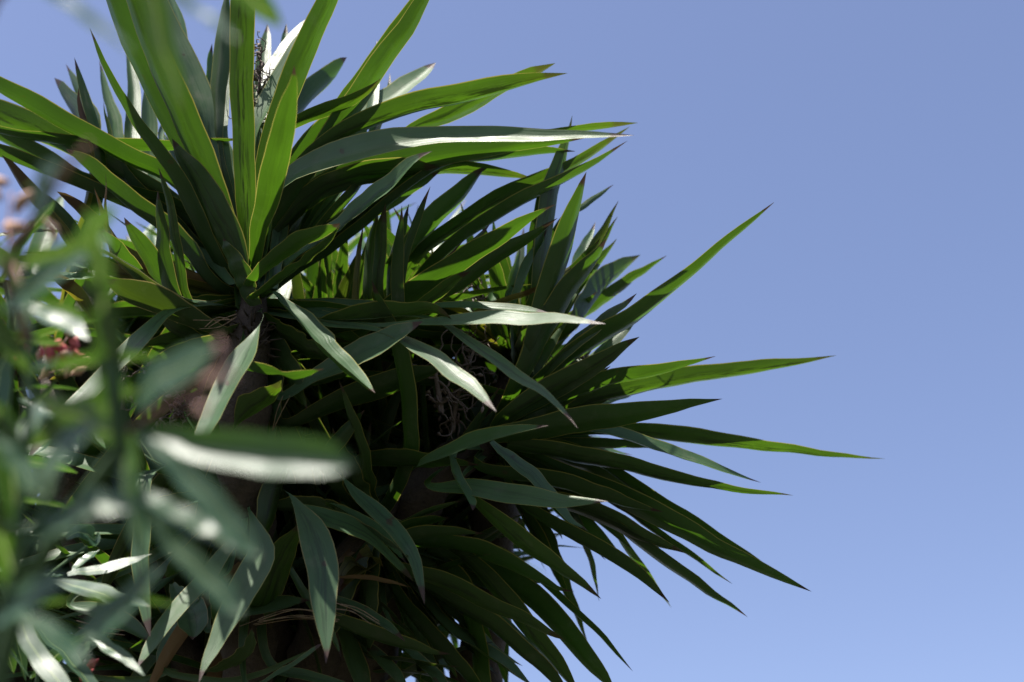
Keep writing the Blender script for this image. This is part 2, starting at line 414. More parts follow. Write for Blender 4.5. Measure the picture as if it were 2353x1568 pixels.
L('Z1','A',.12,.35,'1950 900 100,2120 700 130,2260 560 130,2350 460 70,2392 400 0',s=-1,fold=.45)
L('Z1','A',.02,-.10,'1850 1000 60,2070 840 90,2250 770 110,2450 680 80,2560 600 40,2625 545 0')
L('Z2','A',0,-.06,'0 1400 70,150 1150 110,330 900 130,520 640 140,680 400 140,820 200 120,930 20 90,1050 -170 0',s=-1)
L('Z2','A',.04,.02,'400 660 50,560 480 75,680 330 100,800 170 105,920 0 80,1000 -130 0',s=-1)
L('Z2','A',.02,-.02,'100 1150 100,230 930 150,350 800 160,480 650 120,600 525 60,680 462 0',s=-1)
L('Z2','A',.10,.35,'480 820 100,620 660 110,760 570 110,900 470 90,980 405 40,1012 378 0',s=1)
L('Z2','A',.12,.34,'560 800 60,640 560 70,650 350 40,655 240 0',s=1)
L('Z2','A',.12,.34,'600 900 60,690 640 70,735 520 30,735 440 0',s=1)
L('Z2','A',.0,-.22,'150 1080 80,400 850 110,640 735 125,900 655 130,1200 590 125,1440 530 105,1620 475 55,1795 442 0',s=-1,fold=.62,twist=0)
L('Z2','A',.08,.14,'880 770 60,1060 710 110,1250 620 130,1420 520 80,1580 440 70,1722 375 0',s=-1)
L('Z2','A',-.04,-.30,'100 1100 80,400 945 150,700 865 150,1000 815 105,1400 812 98,1800 808 60,2100 808 18,2185 811 0',s=1,fold=.3)
L('Z2','A',.10,.12,'1000 900 40,1300 860 40,1500 830 45,1800 785 40,2000 760 45,2120 748 25,2213 737 0')
L('Z2','A',.03,.05,'150 1250 100,450 1080 180,750 1000 195,1050 935 150,1350 895 110,1650 855 70,1900 825 0',s=-1)
L('Z2','A',.08,.16,'1150 960 60,1300 950 80,1500 925 75,1700 908 40,1840 908 0',s=-1)
L('Z2','A',.08,.16,'850 1080 60,1050 1020 90,1250 1030 80,1450 1052 45,1610 1072 0',s=-1)
L('Z2','A',-.04,-.22,'150 1560 70,420 1370 80,600 1230 100,760 1100 90,860 990 60,930 930 25,985 902 0',s=1)
L('Z2','A',.06,.10,'300 1450 100,560 1290 150,780 1170 150,930 1080 80,1035 1022 0')
L('Z2','A',.02,.05,'60 1400 100,250 1200 140,450 1090 140,700 1040 150,900 1020 100,1020 1000 0',s=-1)
# --- head A : leaves to the left
L('Z1','A',.03,.12,'1600 1900 80,1350 1430 120,1150 1240 125,900 1110 130,600 955 130,300 785 140,50 640 120,-250 470 60,-400 400 0',s=-1)
L('Z1','A',.05,.18,'1560 1900 80,1200 1420 120,950 1270 140,650 1110 160,300 920 190,0 800 190,-250 700 100,-420 640 0',s=-1)
L('Z1','G',.16,.08,'-350 830 40,0 915 55,300 975 75,600 1015 100,900 1030 95,1200 1020 75,1430 990 50,1600 968 20,1680 960 0',conn=False)
L('Z1','A',.04,.12,'1500 1950 80,1000 1500 90,640 1330 90,300 1200 100,0 1080 90,-300 980 0')
L('Z1','A',.0,.04,'1500 2000 80,1150 1620 130,900 1430 130,700 1270 110,560 1130 80,450 1030 0',s=-1)
L('Z1','A',.04,.10,'1550 1750 70,1250 1450 80,1050 1370 70,850 1300 50,700 1255 20,600 1230 0')
L('Z1','A',.08,.20,'1300 1560 80,900 1380 90,500 1230 100,200 1060 110,0 960 80,-200 860 0')
L('Z1','G',.15,.40,'620 1000 110,520 800 130,420 640 70,375 540 0',s=-1)
L('Z1','G',.15,.42,'640 950 90,570 750 100,500 580 50,450 450 0',s=-1)
L('Z1','G',.10,.15,'700 1050 80,640 830 80,580 620 60,540 480 30,518 398 0')
L('Z1','G',.10,.12,'640 1000 40,570 800 45,545 690 25,540 605 0',kind='old')
L('Z1','A',.12,.22,'800 1150 80,735 900 48,720 780 20,715 690 0')
L('Z1','A',.15,.40,'900 1150 90,800 1000 110,760 780 90,710 580 50,685 420 0',s=1)
L('Z1','A',.15,.45,'950 1200 90,900 1000 110,910 800 110,910 550 80,885 370 40,870 250 0',s=1)
L('Z1','A',.12,.30,'1100 1300 90,1020 1050 120,1020 850 120,1010 650 50,1000 580 0')
L('Z1','A',.15,.45,'1110 1000 40,1120 850 50,1095 700 20,1080 620 0',s=1)
L('Z1','A',-.04,-.04,'1680 1950 90,1560 1650 200,1400 1350 215,1275 1120 125,1210 1020 60,1180 955 0',s=-1)
L('Z1','A',-.02,-.04,'760 1750 30,730 1560 25,722 1350 14,726 1200 0',kind='dry')
L('Z1','A',-.02,-.04,'850 1850 60,740 1650 50,690 1450 35,655 1300 0',kind='old')
L('Z1','A',-.04,-.12,'1320 2150 70,1215 1750 70,1175 1450 60,1130 1290 40,1095 1165 0')
L('Z1','A',-.05,-.10,'1250 2150 110,1130 1800 110,1105 1550 80,1090 1400 40,1085 1310 0')
L('ZB','A',.10,.08,'1000 1200 200,650 750 220,350 400 180,150 150 110,60 0 50,20 -60 0',kind='old')
L('ZB','A',.05,.02,'1350 1050 150,1100 780 180,900 580 130,760 440 60,690 385 0',kind='old')
L('ZB','G',.08,.06,'1000 1000 120,800 700 130,600 480 90,480 380 0')
L('ZB','A',-.02,-.10,'1750 1500 150,1560 1300 190,1400 1080 180,1290 930 80,1200 830 0')
# --- under head A
L('Z3','A',-.08,-.26,'1400 830 60,1200 760 130,1000 660 185,820 590 170,720 530 90,650 490 0',s=-1,kind='grey')
L('Z3','A',-.10,-.20,'1150 640 60,1000 560 50,850 460 50,700 360 40,620 310 20,560 275 0',s=2,kind='grey')
L('Z3','A',-.04,-.10,'1080 620 100,960 450 120,860 280 110,800 180 60,768 110 0')
L('Z3','A',-.08,-.09,'1570 660 80,1480 480 125,1420 340 90,1385 270 45,1375 240 0',s=-1)
L('Z5','A',-.10,-.28,'-100 600 60,60 450 100,250 330 110,380 270 70,455 225 0',s=-1)
L('Z5','A',-.10,-.27,'-80 700 50,80 590 60,250 460 60,380 340 45,455 240 0',s=-1)
L('Z5','A',-.08,-.30,'50 670 30,150 790 90,260 900 115,370 1050 115,480 1150 105,580 1220 60,672 1282 0',s=1,fold=.5)
L('Z5','A',.0,-.22,'100 1000 80,350 900 130,600 830 170,850 800 140,1000 765 75,1080 780 45,1140 815 0',s=-1)
L('Z5','D',-.04,-.16,'860 1560 110,830 1250 110,760 950 110,710 780 70,670 660 35,658 585 0',s=-1)
L('Z5','C',-.05,-.06,'790 900 90,800 730 90,805 550 85,815 350 70,830 220 30,838 120 0',s=-1)
L('Z5','C',.0,.0,'800 800 60,830 600 60,880 350 50,940 180 50,985 70 20,1015 8 0')
L('Z5','A',.02,.02,'545 900 50,555 760 50,565 550 40,580 350 25,598 235 0',kind='old')
L('Z5','A',-.05,-.25,'100 1300 60,300 1180 80,500 1080 150,700 990 150,850 900 90,920 865 40,970 838 0',s=1,kind='grey')
L('Z5','A',-.20,-.42,'800 930 40,900 980 80,1050 1070 105,1200 1190 105,1320 1290 70,1380 1355 30,1420 1392 0',s=2,fold=.12)
L('Z5','A',-.20,-.40,'1100 850 30,1230 940 60,1400 1060 78,1560 1180 78,1700 1260 50,1830 1390 28,1930 1498 0',s=2,fold=.12)
L('Z5','A',-.14,-.40,'700 860 30,900 845 35,1100 835 60,1300 820 85,1600 818 85,1850 825 55,2000 838 25,2098 847 0',s=2,fold=.12)
L('Z5','A',-.05,-.10,'1000 760 40,1200 745 45,1400 758 48,1600 768 42,1750 785 0',s=1)
L('Z5','A',.03,-.15,'500 950 80,750 770 120,950 640 150,1180 490 145,1400 350 125,1580 230 78,1700 155 25,1780 116 0',s=-2)
L('Z5','C',.02,.02,'900 780 60,1200 590 120,1450 420 110,1650 300 60,1800 200 0',s=-1)
L('Z5','A',-.10,-.18,'860 800 60,1020 700 80,1120 620 80,1200 560 40,1262 527 0',s=-1)
L('Z5','A',.0,.0,'100 1480 60,400 1360 120,700 1260 165,900 1180 125,1040 1140 50,1120 1110 0',s=-1)
L('Z5','A',.02,-.05,'80 1280 40,250 1220 90,420 1180 60,560 1150 0',s=-1)
L('Z3','A',-.25,-.42,'1540 1060 40,1640 1080 105,1740 1090 85,1820 1110 85,1920 1078 55,2005 1045 0',s=-1,twist=70)
L('Z3','E',-.12,-.22,'1480 1370 60,1560 1310 165,1650 1230 140,1720 1160 60,1752 1118 0',s=-1)
L('Z3','A',-.25,-.42,'1570 850 60,1510 950 150,1425 1120 145,1350 1270 130,1275 1430 100,1235 1510 50,1222 1530 0',s=1,fold=.15)
L('Z5','D',-.08,-.14,'560 1600 70,500 1400 60,465 1290 30,448 1205 0',s=-1)
L('Z5','D',-.06,-.12,'380 1650 110,480 1520 100,550 1440 50,603 1385 0',s=-1)
L('Z3','A',-.18,-.40,'1020 720 60,850 880 115,720 1010 115,560 1180 115,400 1330 105,260 1490 70,180 1600 0',s=2,fold=.08)
# --- heads B and C : leaves to the right
L('Z2','C',.08,.18,'1650 1600 90,1680 1350 110,1710 1150 115,1760 950 85,1795 830 40,1822 690 0',s=-2)
L('Z7','C',.0,-.02,'150 1000 90,230 780 125,310 560 145,370 350 125,420 160 70,450 60 35,470 -5 0',s=-2,fold=.45)
L('Z7','B',.02,.0,'120 1150 110,250 900 140,370 700 125,460 580 105,530 480 60,588 385 0',s=-2)
L('Z7','C',.15,.40,'380 700 80,430 500 90,480 390 50,525 290 0',s=1)
L('Z7','C',.15,.40,'430 880 90,520 740 110,620 620 110,710 540 70,790 485 0',s=-1,fold=.5)
L('Z7','C',.12,.20,'250 640 30,400 545 28,470 495 22,520 462 0',kind='old')
L('Z7','B',.06,.06,'300 1080 60,420 960 80,540 870 70,640 790 50,710 745 30,762 707 0')
L('Z7','C',.15,.30,'330 260 30,450 190 40,540 130 30,632 70 0')
L('Z7','B',.08,.02,'150 1280 70,350 1120 100,550 980 118,750 860 108,900 745 95,1050 620 72,1250 450 56,1420 300 38,1572 172 0',s=-2,fold=.4)
L('Z7','B',.04,.02,'0 1450 100,250 1290 160,450 1180 135,580 1100 105,680 1030 60,782 964 0',s=-2)
L('Z7','B',.08,.10,'150 1400 60,400 1310 100,600 1240 105,850 1190 80,1030 1140 45,1228 1077 0',s=-2)
L('Z7','B',.12,.20,'150 1440 60,400 1370 90,700 1300 125,950 1240 118,1250 1195 98,1500 1155 78,1700 1120 45,1935 1072 0',s=-1,fold=.66,twist=0)
L('Z7','B',.02,-.02,'-100 1560 100,200 1510 150,500 1460 165,750 1420 135,950 1385 90,1100 1355 50,1265 1328 0',s=-2)
L('Z8','B',.12,.22,'500 120 60,750 130 90,1000 160 105,1300 195 82,1600 225 58,1900 252 33,2200 270 0',s=-2)
L('Z8','B',.06,.10,'450 100 60,650 140 70,850 210 70,1050 270 62,1200 320 45,1350 370 22,1480 405 0',s=1)
L('Z8','B',.04,.06,'0 200 80,200 230 100,450 280 108,700 330 98,900 380 85,1100 420 62,1300 455 42,1500 473 24,1670 482 0',s=-2)
L('Z8','B',.02,.02,'-150 340 60,100 390 90,350 440 105,600 515 85,780 560 40,910 577 0',s=-1)
L('Z8','B',.05,.06,'250 290 60,500 430 120,800 570 145,1000 675 135,1200 785 110,1450 895 76,1620 972 45,1775 1040 0',s=-2)
L('Z8','B',.08,.12,'450 250 50,700 420 70,950 580 70,1200 730 60,1450 880 38,1700 1010 0')
L('Z8','B',.05,.05,'150 480 80,400 570 110,600 640 115,750 720 95,900 770 55,1045 812 0',s=-1)
L('Z8','B',.08,.14,'600 520 30,750 610 45,900 720 45,1050 820 38,1200 920 20,1312 995 0')
L('Z8','B',.06,.10,'600 640 50,750 750 70,900 860 75,1050 960 68,1200 1070 48,1320 1140 22,1400 1188 0',s=-2)
L('Z8','B',.12,.28,'550 560 30,650 710 45,750 860 45,850 1000 30,955 1135 0')
L('Z8','B',.02,.02,'100 560 60,300 700 80,500 800 85,700 920 75,830 1010 45,950 1100 0')
L('Z8','B',.12,.30,'380 580 40,430 730 50,480 880 35,540 1090 0')
L('Z8','B',.12,.30,'150 600 90,230 750 80,320 970 70,390 1150 45,475 1345 0',s=-2)
L('Z8','D',.02,.06,'0 820 40,150 950 50,300 1080 60,420 1190 52,550 1310 38,650 1420 20,730 1500 0')
L('Z6','B',-.08,-.16,'1250 450 50,1400 590 105,1550 720 125,1700 820 105,1850 920 72,1970 1000 38,2050 1058 0')
L('Z6','B',-.10,-.24,'1050 370 60,1250 375 110,1450 410 135,1650 440 125,1800 465 92,1950 460 50,2090 463 0',s=2,fold=.1)
L('Z6','B',-.04,-.12,'1380 90 30,1500 200 78,1620 290 92,1720 390 78,1820 520 58,1900 600 25,1965 645 0',s=2,fold=.12)
L('Z6','B',-.08,-.22,'950 230 50,1100 170 80,1280 100 98,1450 50 70,1600 15 40,1730 -5 0',s=1)
L('Z6','D',.0,-.08,'600 230 100,800 230 130,1000 235 105,1200 235 45,1305 237 0',s=-1)
L('Z6','B',-.12,-.20,'1150 270 60,1190 380 80,1240 470 50,1265 525 0',s=1)
# --- head D : lower fan
L('Z6','E',-.20,-.38,'190 480 60,285 650 195,335 850 212,350 1050 175,360 1250 105,365 1380 35,365 1455 0',s=1,fold=.10,kind='grey')
L('Z6','D',-.15,-.30,'480 330 20,600 470 105,730 590 115,830 690 110,900 830 85,945 990 45,965 1090 0',s=1,fold=.12,kind='grey')
L('Z6','D',-.12,-.26,'200 480 40,380 560 125,560 640 115,660 710 70,760 800 58,850 890 38,895 945 0',s=1,fold=.12)
L('Z6','D',-.12,-.27,'500 600 60,650 670 70,740 720 58,830 770 25,875 805 0',s=1,kind='grey')
L('Z6','D',-.08,-.18,'400 485 30,550 560 80,700 680 80,780 760 40,870 840 0',s=1)
L('Z6','E',-.05,-.16,'0 1100 150,60 920 195,130 740 145,180 640 60,205 583 0',s=-1)
L('Z6','D',-.06,-.10,'800 640 60,950 600 90,1050 585 75,1125 560 0')
L('Z6','D',-.06,-.12,'800 720 60,950 690 90,1100 670 82,1230 660 45,1335 656 0')
L('Z6','D',-.06,-.12,'820 590 30,950 540 40,1080 490 35,1210 453 0')
L('Z6','D',.0,-.08,'950 720 80,1150 740 110,1350 800 125,1550 890 98,1700 955 58,1820 1000 22,1890 1011 0',s=-1)
L('Z6','D',-.04,-.12,'850 900 80,1050 960 110,1250 1050 115,1450 1140 98,1650 1230 68,1760 1280 35,1830 1306 0',s=-1)
L('Z6','D',.05,.06,'1100 800 100,1350 900 140,1600 1040 165,1750 1190 160,1900 1360 140,2050 1530 85,2150 1640 0',s=-1)
L('Z6','D',.0,.0,'1150 760 80,1350 950 120,1530 1180 135,1680 1360 115,1800 1510 85,1920 1650 0',s=-1)
L('Z6','D',.03,.02,'900 950 80,1150 1100 110,1400 1260 120,1600 1430 110,1780 1600 60,1850 1680 0',s=-1)
L('Z6','D',.06,.12,'1180 1000 110,1230 1200 110,1270 1400 115,1290 1600 115,1300 1800 0',s=-1)
L('Z6','D',.08,.16,'1150 1180 60,1300 1320 80,1420 1400 50,1570 1466 0')
L('Z6','D',.06,.10,'1100 1250 80,1300 1380 90,1480 1500 80,1640 1600 0')
L('Z6','D',.02,.05,'800 1050 80,950 1250 110,1100 1420 110,1250 1580 80,1350 1700 0',s=-1)
L('Z6','D',-.04,-.14,'300 1150 60,500 1250 100,700 1320 105,900 1370 78,1020 1388 40,1130 1396 0',s=-1)
L('Z6','D',-.10,-.20,'420 1060 50,550 1130 88,680 1210 78,780 1265 40,848 1318 0',s=1,kind='grey')
L('Z6','D',-.06,-.10,'700 1180 20,800 1240 30,870 1290 30,925 1322 0')
L('Z6','D',-.06,-.10,'440 930 20,600 935 45,750 960 40,890 988 0',kind='dry')
L('Z6','D',-.02,-.05,'620 1420 50,800 1440 60,1000 1470 50,1190 1470 0',kind='grey')
L('Z6','E',-.12,-.24,'-100 1600 30,80 1520 35,220 1430 35,300 1370 28,345 1335 0',kind='grey')
L('Z6','D',-.02,-.08,'420 1150 60,480 1350 130,560 1568 120,600 1750 0',kind='grey')
L('Z6','D',-.03,-.08,'540 1280 40,650 1400 80,780 1530 80,900 1660 0',kind='grey')
L('Z6','D',-.02,-.05,'820 1330 50,920 1450 80,1040 1570 80,1150 1680 0',kind='grey')
L('Z6','E',-.04,-.10,'50 1480 60,250 1530 70,450 1575 30,550 1590 0',kind='grey')
L('Z6','E',-.02,-.10,'160 900 40,250 1060 60,350 1200 60,420 1320 30,455 1412 0')
L('Z6','D',-.02,-.06,'660 1050 30,780 1180 50,900 1300 40,960 1400 0',kind='grey')
# --- head E : leaves hanging at lower left
L('Z4','E',-.15,-.36,'1650 560 80,1690 720 190,1610 900 205,1510 1080 180,1425 1260 118,1345 1420 72,1310 1490 40,1285 1580 0',s=1,fold=.10)
L('Z4','E',.0,-.10,'1880 60 60,1820 250 125,1760 450 145,1720 580 95,1690 720 0',s=-1)
L('Z4','E',-.15,-.34,'1520 650 60,1400 800 105,1230 1000 112,1080 1180 105,960 1350 75,880 1480 0',s=2,fold=.08)
L('Z4','E',-.15,-.34,'935 250 110,915 600 125,915 850 115,930 1000 95,955 1180 50,970 1280 0',s=2,fold=.08)
L('Z4','E',-.10,-.20,'1115 930 40,1180 1040 150,1240 1150 215,1260 1240 160,1245 1290 0',s=1,kind='grey',conn=False)
L('Z4','E',-.08,-.16,'1330 1510 40,1450 1490 75,1560 1440 115,1620 1340 90,1630 1210 0',s=-1,kind='grey',conn=False)
L('Z4','E',-.04,-.10,'450 1070 60,650 1140 115,850 1230 105,1000 1320 0',kind='grey')
L('Z4','E',-.04,-.08,'1350 1230 60,1600 1120 105,1850 1070 85,2000 1040 0',kind='grey')
L('Z4','E',-.05,-.12,'1050 1480 40,1300 1545 50,1500 1560 45,1700 1500 40,2070 1330 0',kind='grey')
L('Z4','E',.0,-.05,'400 1450 30,700 1540 40,950 1545 40,1150 1500 35,1230 1560 0',kind='grey')
L('Z4','E',.0,-.06,'1300 380 60,1150 420 90,1000 440 80,850 430 0',s=-1)
L('Z4','E',-.05,-.15,'1500 700 40,1500 760 60,1450 870 60,1350 900 0')
L('Z3','A',.0,-.05,'1300 900 60,1120 850 90,960 720 60,850 640 0',s=-1)
L('Z3','G',-.02,-.10,'560 700 60,460 570 90,360 480 60,290 420 0',kind='old')
L('ZB','G',.0,-.06,'1150 1320 70,950 1290 75,800 1265 50,720 1250 0',s=2,fold=.1,conn=False)
L('ZB','G',-.02,-.10,'1150 1410 90,950 1430 120,700 1430 115,520 1430 60,450 1440 0',s=2,fold=.1,conn=False)
L('ZB','G',.0,.02,'-80 960 60,200 900 70,450 890 60,640 860 0',s=1,conn=False)
# leaves between the crowns
L('Z2','I',.10,.20,'1000 1450 90,1200 1320 110,1400 1200 118,1600 1100 98,1800 1000 68,2000 880 48,2170 760 0',s=-1)
L('Z2','I',.06,.14,'1150 1450 80,1350 1320 90,1550 1200 90,1750 1100 68,1950 980 44,2150 840 0')
L('Z2','I',.08,.12,'850 1500 110,1000 1330 130,1130 1200 118,1240 1070 70,1315 985 0',s=-1)
L('Z2','C',.20,.35,'880 1400 40,960 1290 50,1040 1185 0',s=1)
L('Z5','C',.05,.10,'1580 620 60,1640 480 70,1690 380 50,1740 268 0',s=1)
L('Z5','C',.12,.30,'1480 700 60,1500 600 60,1540 480 40,1570 370 0',s=1)
L('Z5','C',.12,.30,'1380 800 50,1400 640 55,1425 560 0',s=1)
L('ZC','C',.02,.02,'1100 800 60,1400 710 75,1700 600 55,1850 520 0',kind='old')
L('Z5','C',.0,.0,'1000 560 25,1120 440 25,1220 335 0',kind='old')
L('Z5','C',.02,.05,'950 620 60,1080 500 80,1200 430 60,1300 320 40,1380 225 0')
L('Z5','C',.05,.05,'690 700 70,690 450 80,705 250 70,735 100 0',s=-1)
L('Z5','C',.08,.10,'620 700 60,630 480 70,650 300 60,690 150 0',s=-1)
L('Z5','C',.06,.10,'760 700 60,780 480 70,830 280 60,880 110 0',s=-1)
# dark old leaves round the necks
L('Z3','A',-.02,-.10,'1560 800 60,1400 900 110,1200 960 120,1000 1000 70,900 1010 0',s=-1)
L('Z3','A',.0,-.06,'1580 830 60,1480 950 120,1380 1100 130,1280 1230 70,1230 1300 0',s=-1)
L('Z5','A',-.02,-.10,'-20 830 60,100 930 110,250 1010 120,420 1050 70,520 1060 0',s=-1)
L('Z5','A',.0,-.08,'-30 860 60,40 1000 120,120 1150 130,200 1300 70,250 1380 0',s=-1)
L('Z5','A',.02,-.04,'-20 800 60,150 860 110,350 900 110,550 960 60,640 1000 0',s=-1)
L('Z5','A',.02,-.05,'-40 850 60,-20 1050 130,10 1250 120,40 1420 60,50 1500 0',s=-1)
L('Z3','A',.02,-.02,'1540 800 60,1350 820 100,1150 870 100,950 900 50,850 900 0',s=-1)
L('Z6','D',.02,-.04,'640 560 60,560 420 120,480 250 130,420 100 70,400 0 0',s=-1)
L('Z6','D',.02,-.02,'600 600 60,430 560 120,250 520 130,80 500 80,0 480 0',s=-1)
L('Z6','D',.0,-.06,'640 680 60,520 850 130,430 1050 130,380 1250 80,360 1350 0',s=-1)
L('Z6','D',.0,-.05,'660 700 60,600 900 120,580 1100 130,600 1300 80,620 1400 0',s=-1)
L('Z6','E',.02,-.03,'0 500 60,50 700 120,60 900 130,40 1150 80,30 1250 0',s=-1)
L('Z4','E',.02,-.04,'1580 450 60,1400 600 120,1250 750 130,1120 850 80,1050 900 0',s=-1)
L('Z4','E',.0,-.06,'1600 480 60,1500 750 120,1450 950 130,1420 1150 80,1400 1250 0',s=-1)
L('Z4','E',.02,-.02,'1560 430 60,1300 500 120,1100 600 120,950 680 70,880 720 0',s=-1)
L('Z6','D',-.02,-.08,'600 880 60,520 840 80,470 900 60,440 1000 0',kind='old')
L('Z6','D',-.02,-.08,'640 860 60,560 900 90,480 960 60,430 1030 0',kind='old')
L('Z6','D',-.02,-.08,'660 830 50,640 790 70,580 800 50,540 830 0',kind='old')
for a in LEAVES: grow(*a)
# narrower, stiff blades between the long ones of the side crowns
for head, n, a0, a1, l0, l1, da, db in (('B', 22, -62, 62, 250, 430, .10, .30), ('C', 20, 38, 112, 260, 440, .10, .35), ('I', 16, 25, 100, 300, 480, .10, .20),
                                        ('D', 16, -75, -12, 280, 470, .08, .22), ('A', 10, 60, 150, 380, 520, .15, .38)):
    hx, hy, hd, ax = HEAD[head]
    for i in range(n):
        a = R(a0 + (a1 - a0) * (i + random.uniform(.1, .9)) / n); ln = random.uniform(l0, l1); w = random.uniform(26, 44); bend = random.uniform(-22, 22)
        x0 = hx + random.uniform(-40, 40); y0 = hy + random.uniform(-40, 40); ca, sa = math.cos(a), -math.sin(a)
        pt = lambda t, k: '%.1f %.1f %.1f' % (x0 + ca * ln * t - sa * bend * t * t, y0 + sa * ln * t + ca * bend * t * t, w * k)
        grow('V', head, hd - .1 + random.uniform(da, db) * .3, random.uniform(da, db), ','.join((pt(.08, .6), pt(.3, .85), pt(.55, 1.), pt(.78, .7), pt(.93, .25), pt(1., 0))), 0,
             random.choice(['yucca'] * 6 + ['grey', 'yucca']), False, None, 0, .03, 0)
TRACED = count

# --- inner leaves of the crowns, hidden deep in the plant
POLY = [(-500, 470), (150, 430), (330, 470), (520, 430), (640, 470), (780, 410), (940, 410), (1100, 430), (1220, 510), (1320, 640), (1360, 760), (1400, 930),
        (1430, 1060), (1380, 1180), (1330, 1290), (1230, 1370), (1160, 1430), (1160, 1500), (1250, 1750), (-500, 1750)]
def inside(x, y):
    r = False; n = len(POLY)
    for i in range(n):
        x1, y1 = POLY[i]; x2, y2 = POLY[i - 1]
        if (y1 > y) != (y2 > y) and x < (x2 - x1) * (y - y1) / (y2 - y1) + x1: r = not r
    return r
def free_leaf(base, dirv, axis, ln, wd, droop):
    n = 16; cen = []; p = base.copy(); d = dirv.normalized()
    for i in range(n):
        cen.append(p.copy()); p = p + d * (ln / (n - 1)); d = (d + Vector((0, 0, -droop / n))).normalized()
    Nn = axis - d * axis.dot(d)
    T, N = frames(cen, Nn, n // 2)
    hw = [wd / 2 * (min(1, .45 + 1.1 * t) if t < .5 else max(.01, (1 - ((t - .5) / .5) ** 2.2))) for t in [i / (n - 1) for i in range(n)]]
    v, f, uv, al = blade_mesh(cen, hw, T, N, random.uniform(.15, .35), .12, random.random() * 50)
    return (v, f, uv, al, random.random()), cen
FILL = [('A', 18, .0), ('E', 14, -.05), ('D', 20, -.05), ('C', 34, -.05), ('B', 18, -.05), ('G', 12, -.3), ('H', 18, -.7), ('I', 40, -.6), ('J', 30, -1), ('K', 30, -1), ('M', 30, -.5), ('N', 16, -.8), ('O', 10, -.6), ('Q', 26, -.5), ('S', 26, -.5), ('T', 26, -.5), ('U', 20, -.4), ('W', 26, -.5), ('X', 20, -.4), ('Y', 22, -.5), ('V', 16, -.4), ('Z', 22, -.4), ('R', 24, -.4)]
bulk = []
LIMIT = 288
for key, n, near_lim in FILL:
    x, y, d, ax = HEAD[key]; ax = ax.normalized(); h = P(x, y, F0 + d)
    made = 0; tries = 0
    while made < n * 2.6 and tries < 4000:
        tries += 1
        th = random.uniform(R(15), R(125)); ph = random.uniform(0, 2 * math.pi)
        a1 = ax.orthogonal().normalized(); a2 = ax.cross(a1)
        dv = ax * math.cos(th) + (a1 * math.cos(ph) + a2 * math.sin(ph)) * math.sin(th)
        if dv.dot(FW) < near_lim: continue                        # the near side is the leaves above
        b = h - ax * random.uniform(0, .25) + Vector((random.uniform(-.02, .02), random.uniform(.02, .10), 0))
        part, cen = free_leaf(b, dv, ax, random.uniform(.42, .70), random.uniform(.032, .054), random.uniform(.1, 1.1))
        ok = True
        for p in cen[::3] + [cen[-1]]:
            q = proj(p)
            if q is None or not inside(q[0], q[1]) or q[2] < F0 + (-.06 if key in 'JK' else .12 if key in 'GNOCMI' else .03): ok = False; break
        if not ok or (key not in 'QSTUWXYCMIVZR' and shades(cen, .045)): continue
        made += 1
        if made <= n and count < LIMIT:
            sheet_object('leaf', [part], b, stems[key], MAT['yucca' if random.random() < .75 else 'grey']); count += 1
        else: bulk.append(part)
# old hanging leaves that hide the stems
for key, n in (('A', 26), ('E', 22), ('D', 22), ('J', 14), ('K', 14), ('I', 14)):
    x, y, d, ax = HEAD[key]; ax = ax.normalized(); h = P(x, y, F0 + d)
    for i in range(n):
        t = random.uniform(.08, .55); b = h - ax * min(t, .3) + Vector((0, .55 * t, -max(0, t - .2) * .8)); a = random.uniform(0, 2 * math.pi)
        dv = Vector((math.cos(a), math.sin(a) * .8, random.uniform(-1.1, .1)))
        if dv.dot(FW) < -.75: continue
        part, cen = free_leaf(b, dv, Vector((0, 0, 1)), random.uniform(.30, .55), random.uniform(.035, .058), random.uniform(.8, 2.2))
        if any((lambda q: q is None or not inside(q[0], q[1]) or q[2] < F0 - .10)(proj(p)) for p in cen[::3] + [cen[-1]]): continue
        if shades(cen, .045): continue
        if count < 298: sheet_object('leaf', [part], b, stems[key], MAT[random.choice(['yucca', 'grey', 'grey', 'dry'])]); count += 1
        else: bulk.append(part)
if bulk:
    o = sheet_object('inner_leaves', bulk, YB + Vector((0, 0, 1)), yucca, MAT['yucca']); o['kind'] = 'stuff'

# --- dried flower stalks between the leaves
def stalk(z, path, D, n, spread, length, r=.0016, head='A'):
    sc, ox, oy = ZT[z]; pts = [P(ox + a * sc, oy + b * sc, D) for a, b in path]
    sm = [Vector(q) for q in cr([tuple(p) for p in pts], 24)]; acc = Acc()
    tube(acc, sm, [r * 2.6 * (1 - .5 * i / 24) for i in range(24)], 7)
    for i in range(n):
        p = sm[random.randrange(3, 24)].copy(); d = Vector((random.gauss(0, 1), random.gauss(0, 1), random.gauss(0, 1))).normalized()
        m = 14; q = []; ln = length * random.uniform(.4, 1.1)
        for j in range(m):
            q.append(p.copy()); d = (d + Vector((random.gauss(0, spread), random.gauss(0, spread), random.gauss(0, spread)))).normalized(); p = p + d * (ln / m)
        tube(acc, q, [r * (1.1 - .7 * j / m) for j in range(m)], 5)
        if random.random() < .25:                               # withered flower remains
            e = q[-1]; tube(acc, [e, e + d * .004, e + d * .010, e + d * .014], [.001, .004, .003, .0008], 6)
    acc.build('dried_flower_stalk', MAT['twig'], yucca, pts[0])
stalk('Z1', [(1750, 1000), (1760, 800), (1790, 560), (1800, 330)], F0 + .14, 40, .55, .10)
stalk('Z1', [(1740, 900), (1745, 700), (1740, 520), (1750, 320)], F0 + .12, 22, .55, .07)
stalk('Z5', [(1150, 1520), (1180, 1300), (1230, 1150), (1290, 1000)], F0 + .10, 46, .4, .13, .0022)
stalk('Z5', [(1080, 1400), (1060, 1250), (1045, 1150), (1040, 1050)], F0 + .06, 16, .4, .08, .0026)
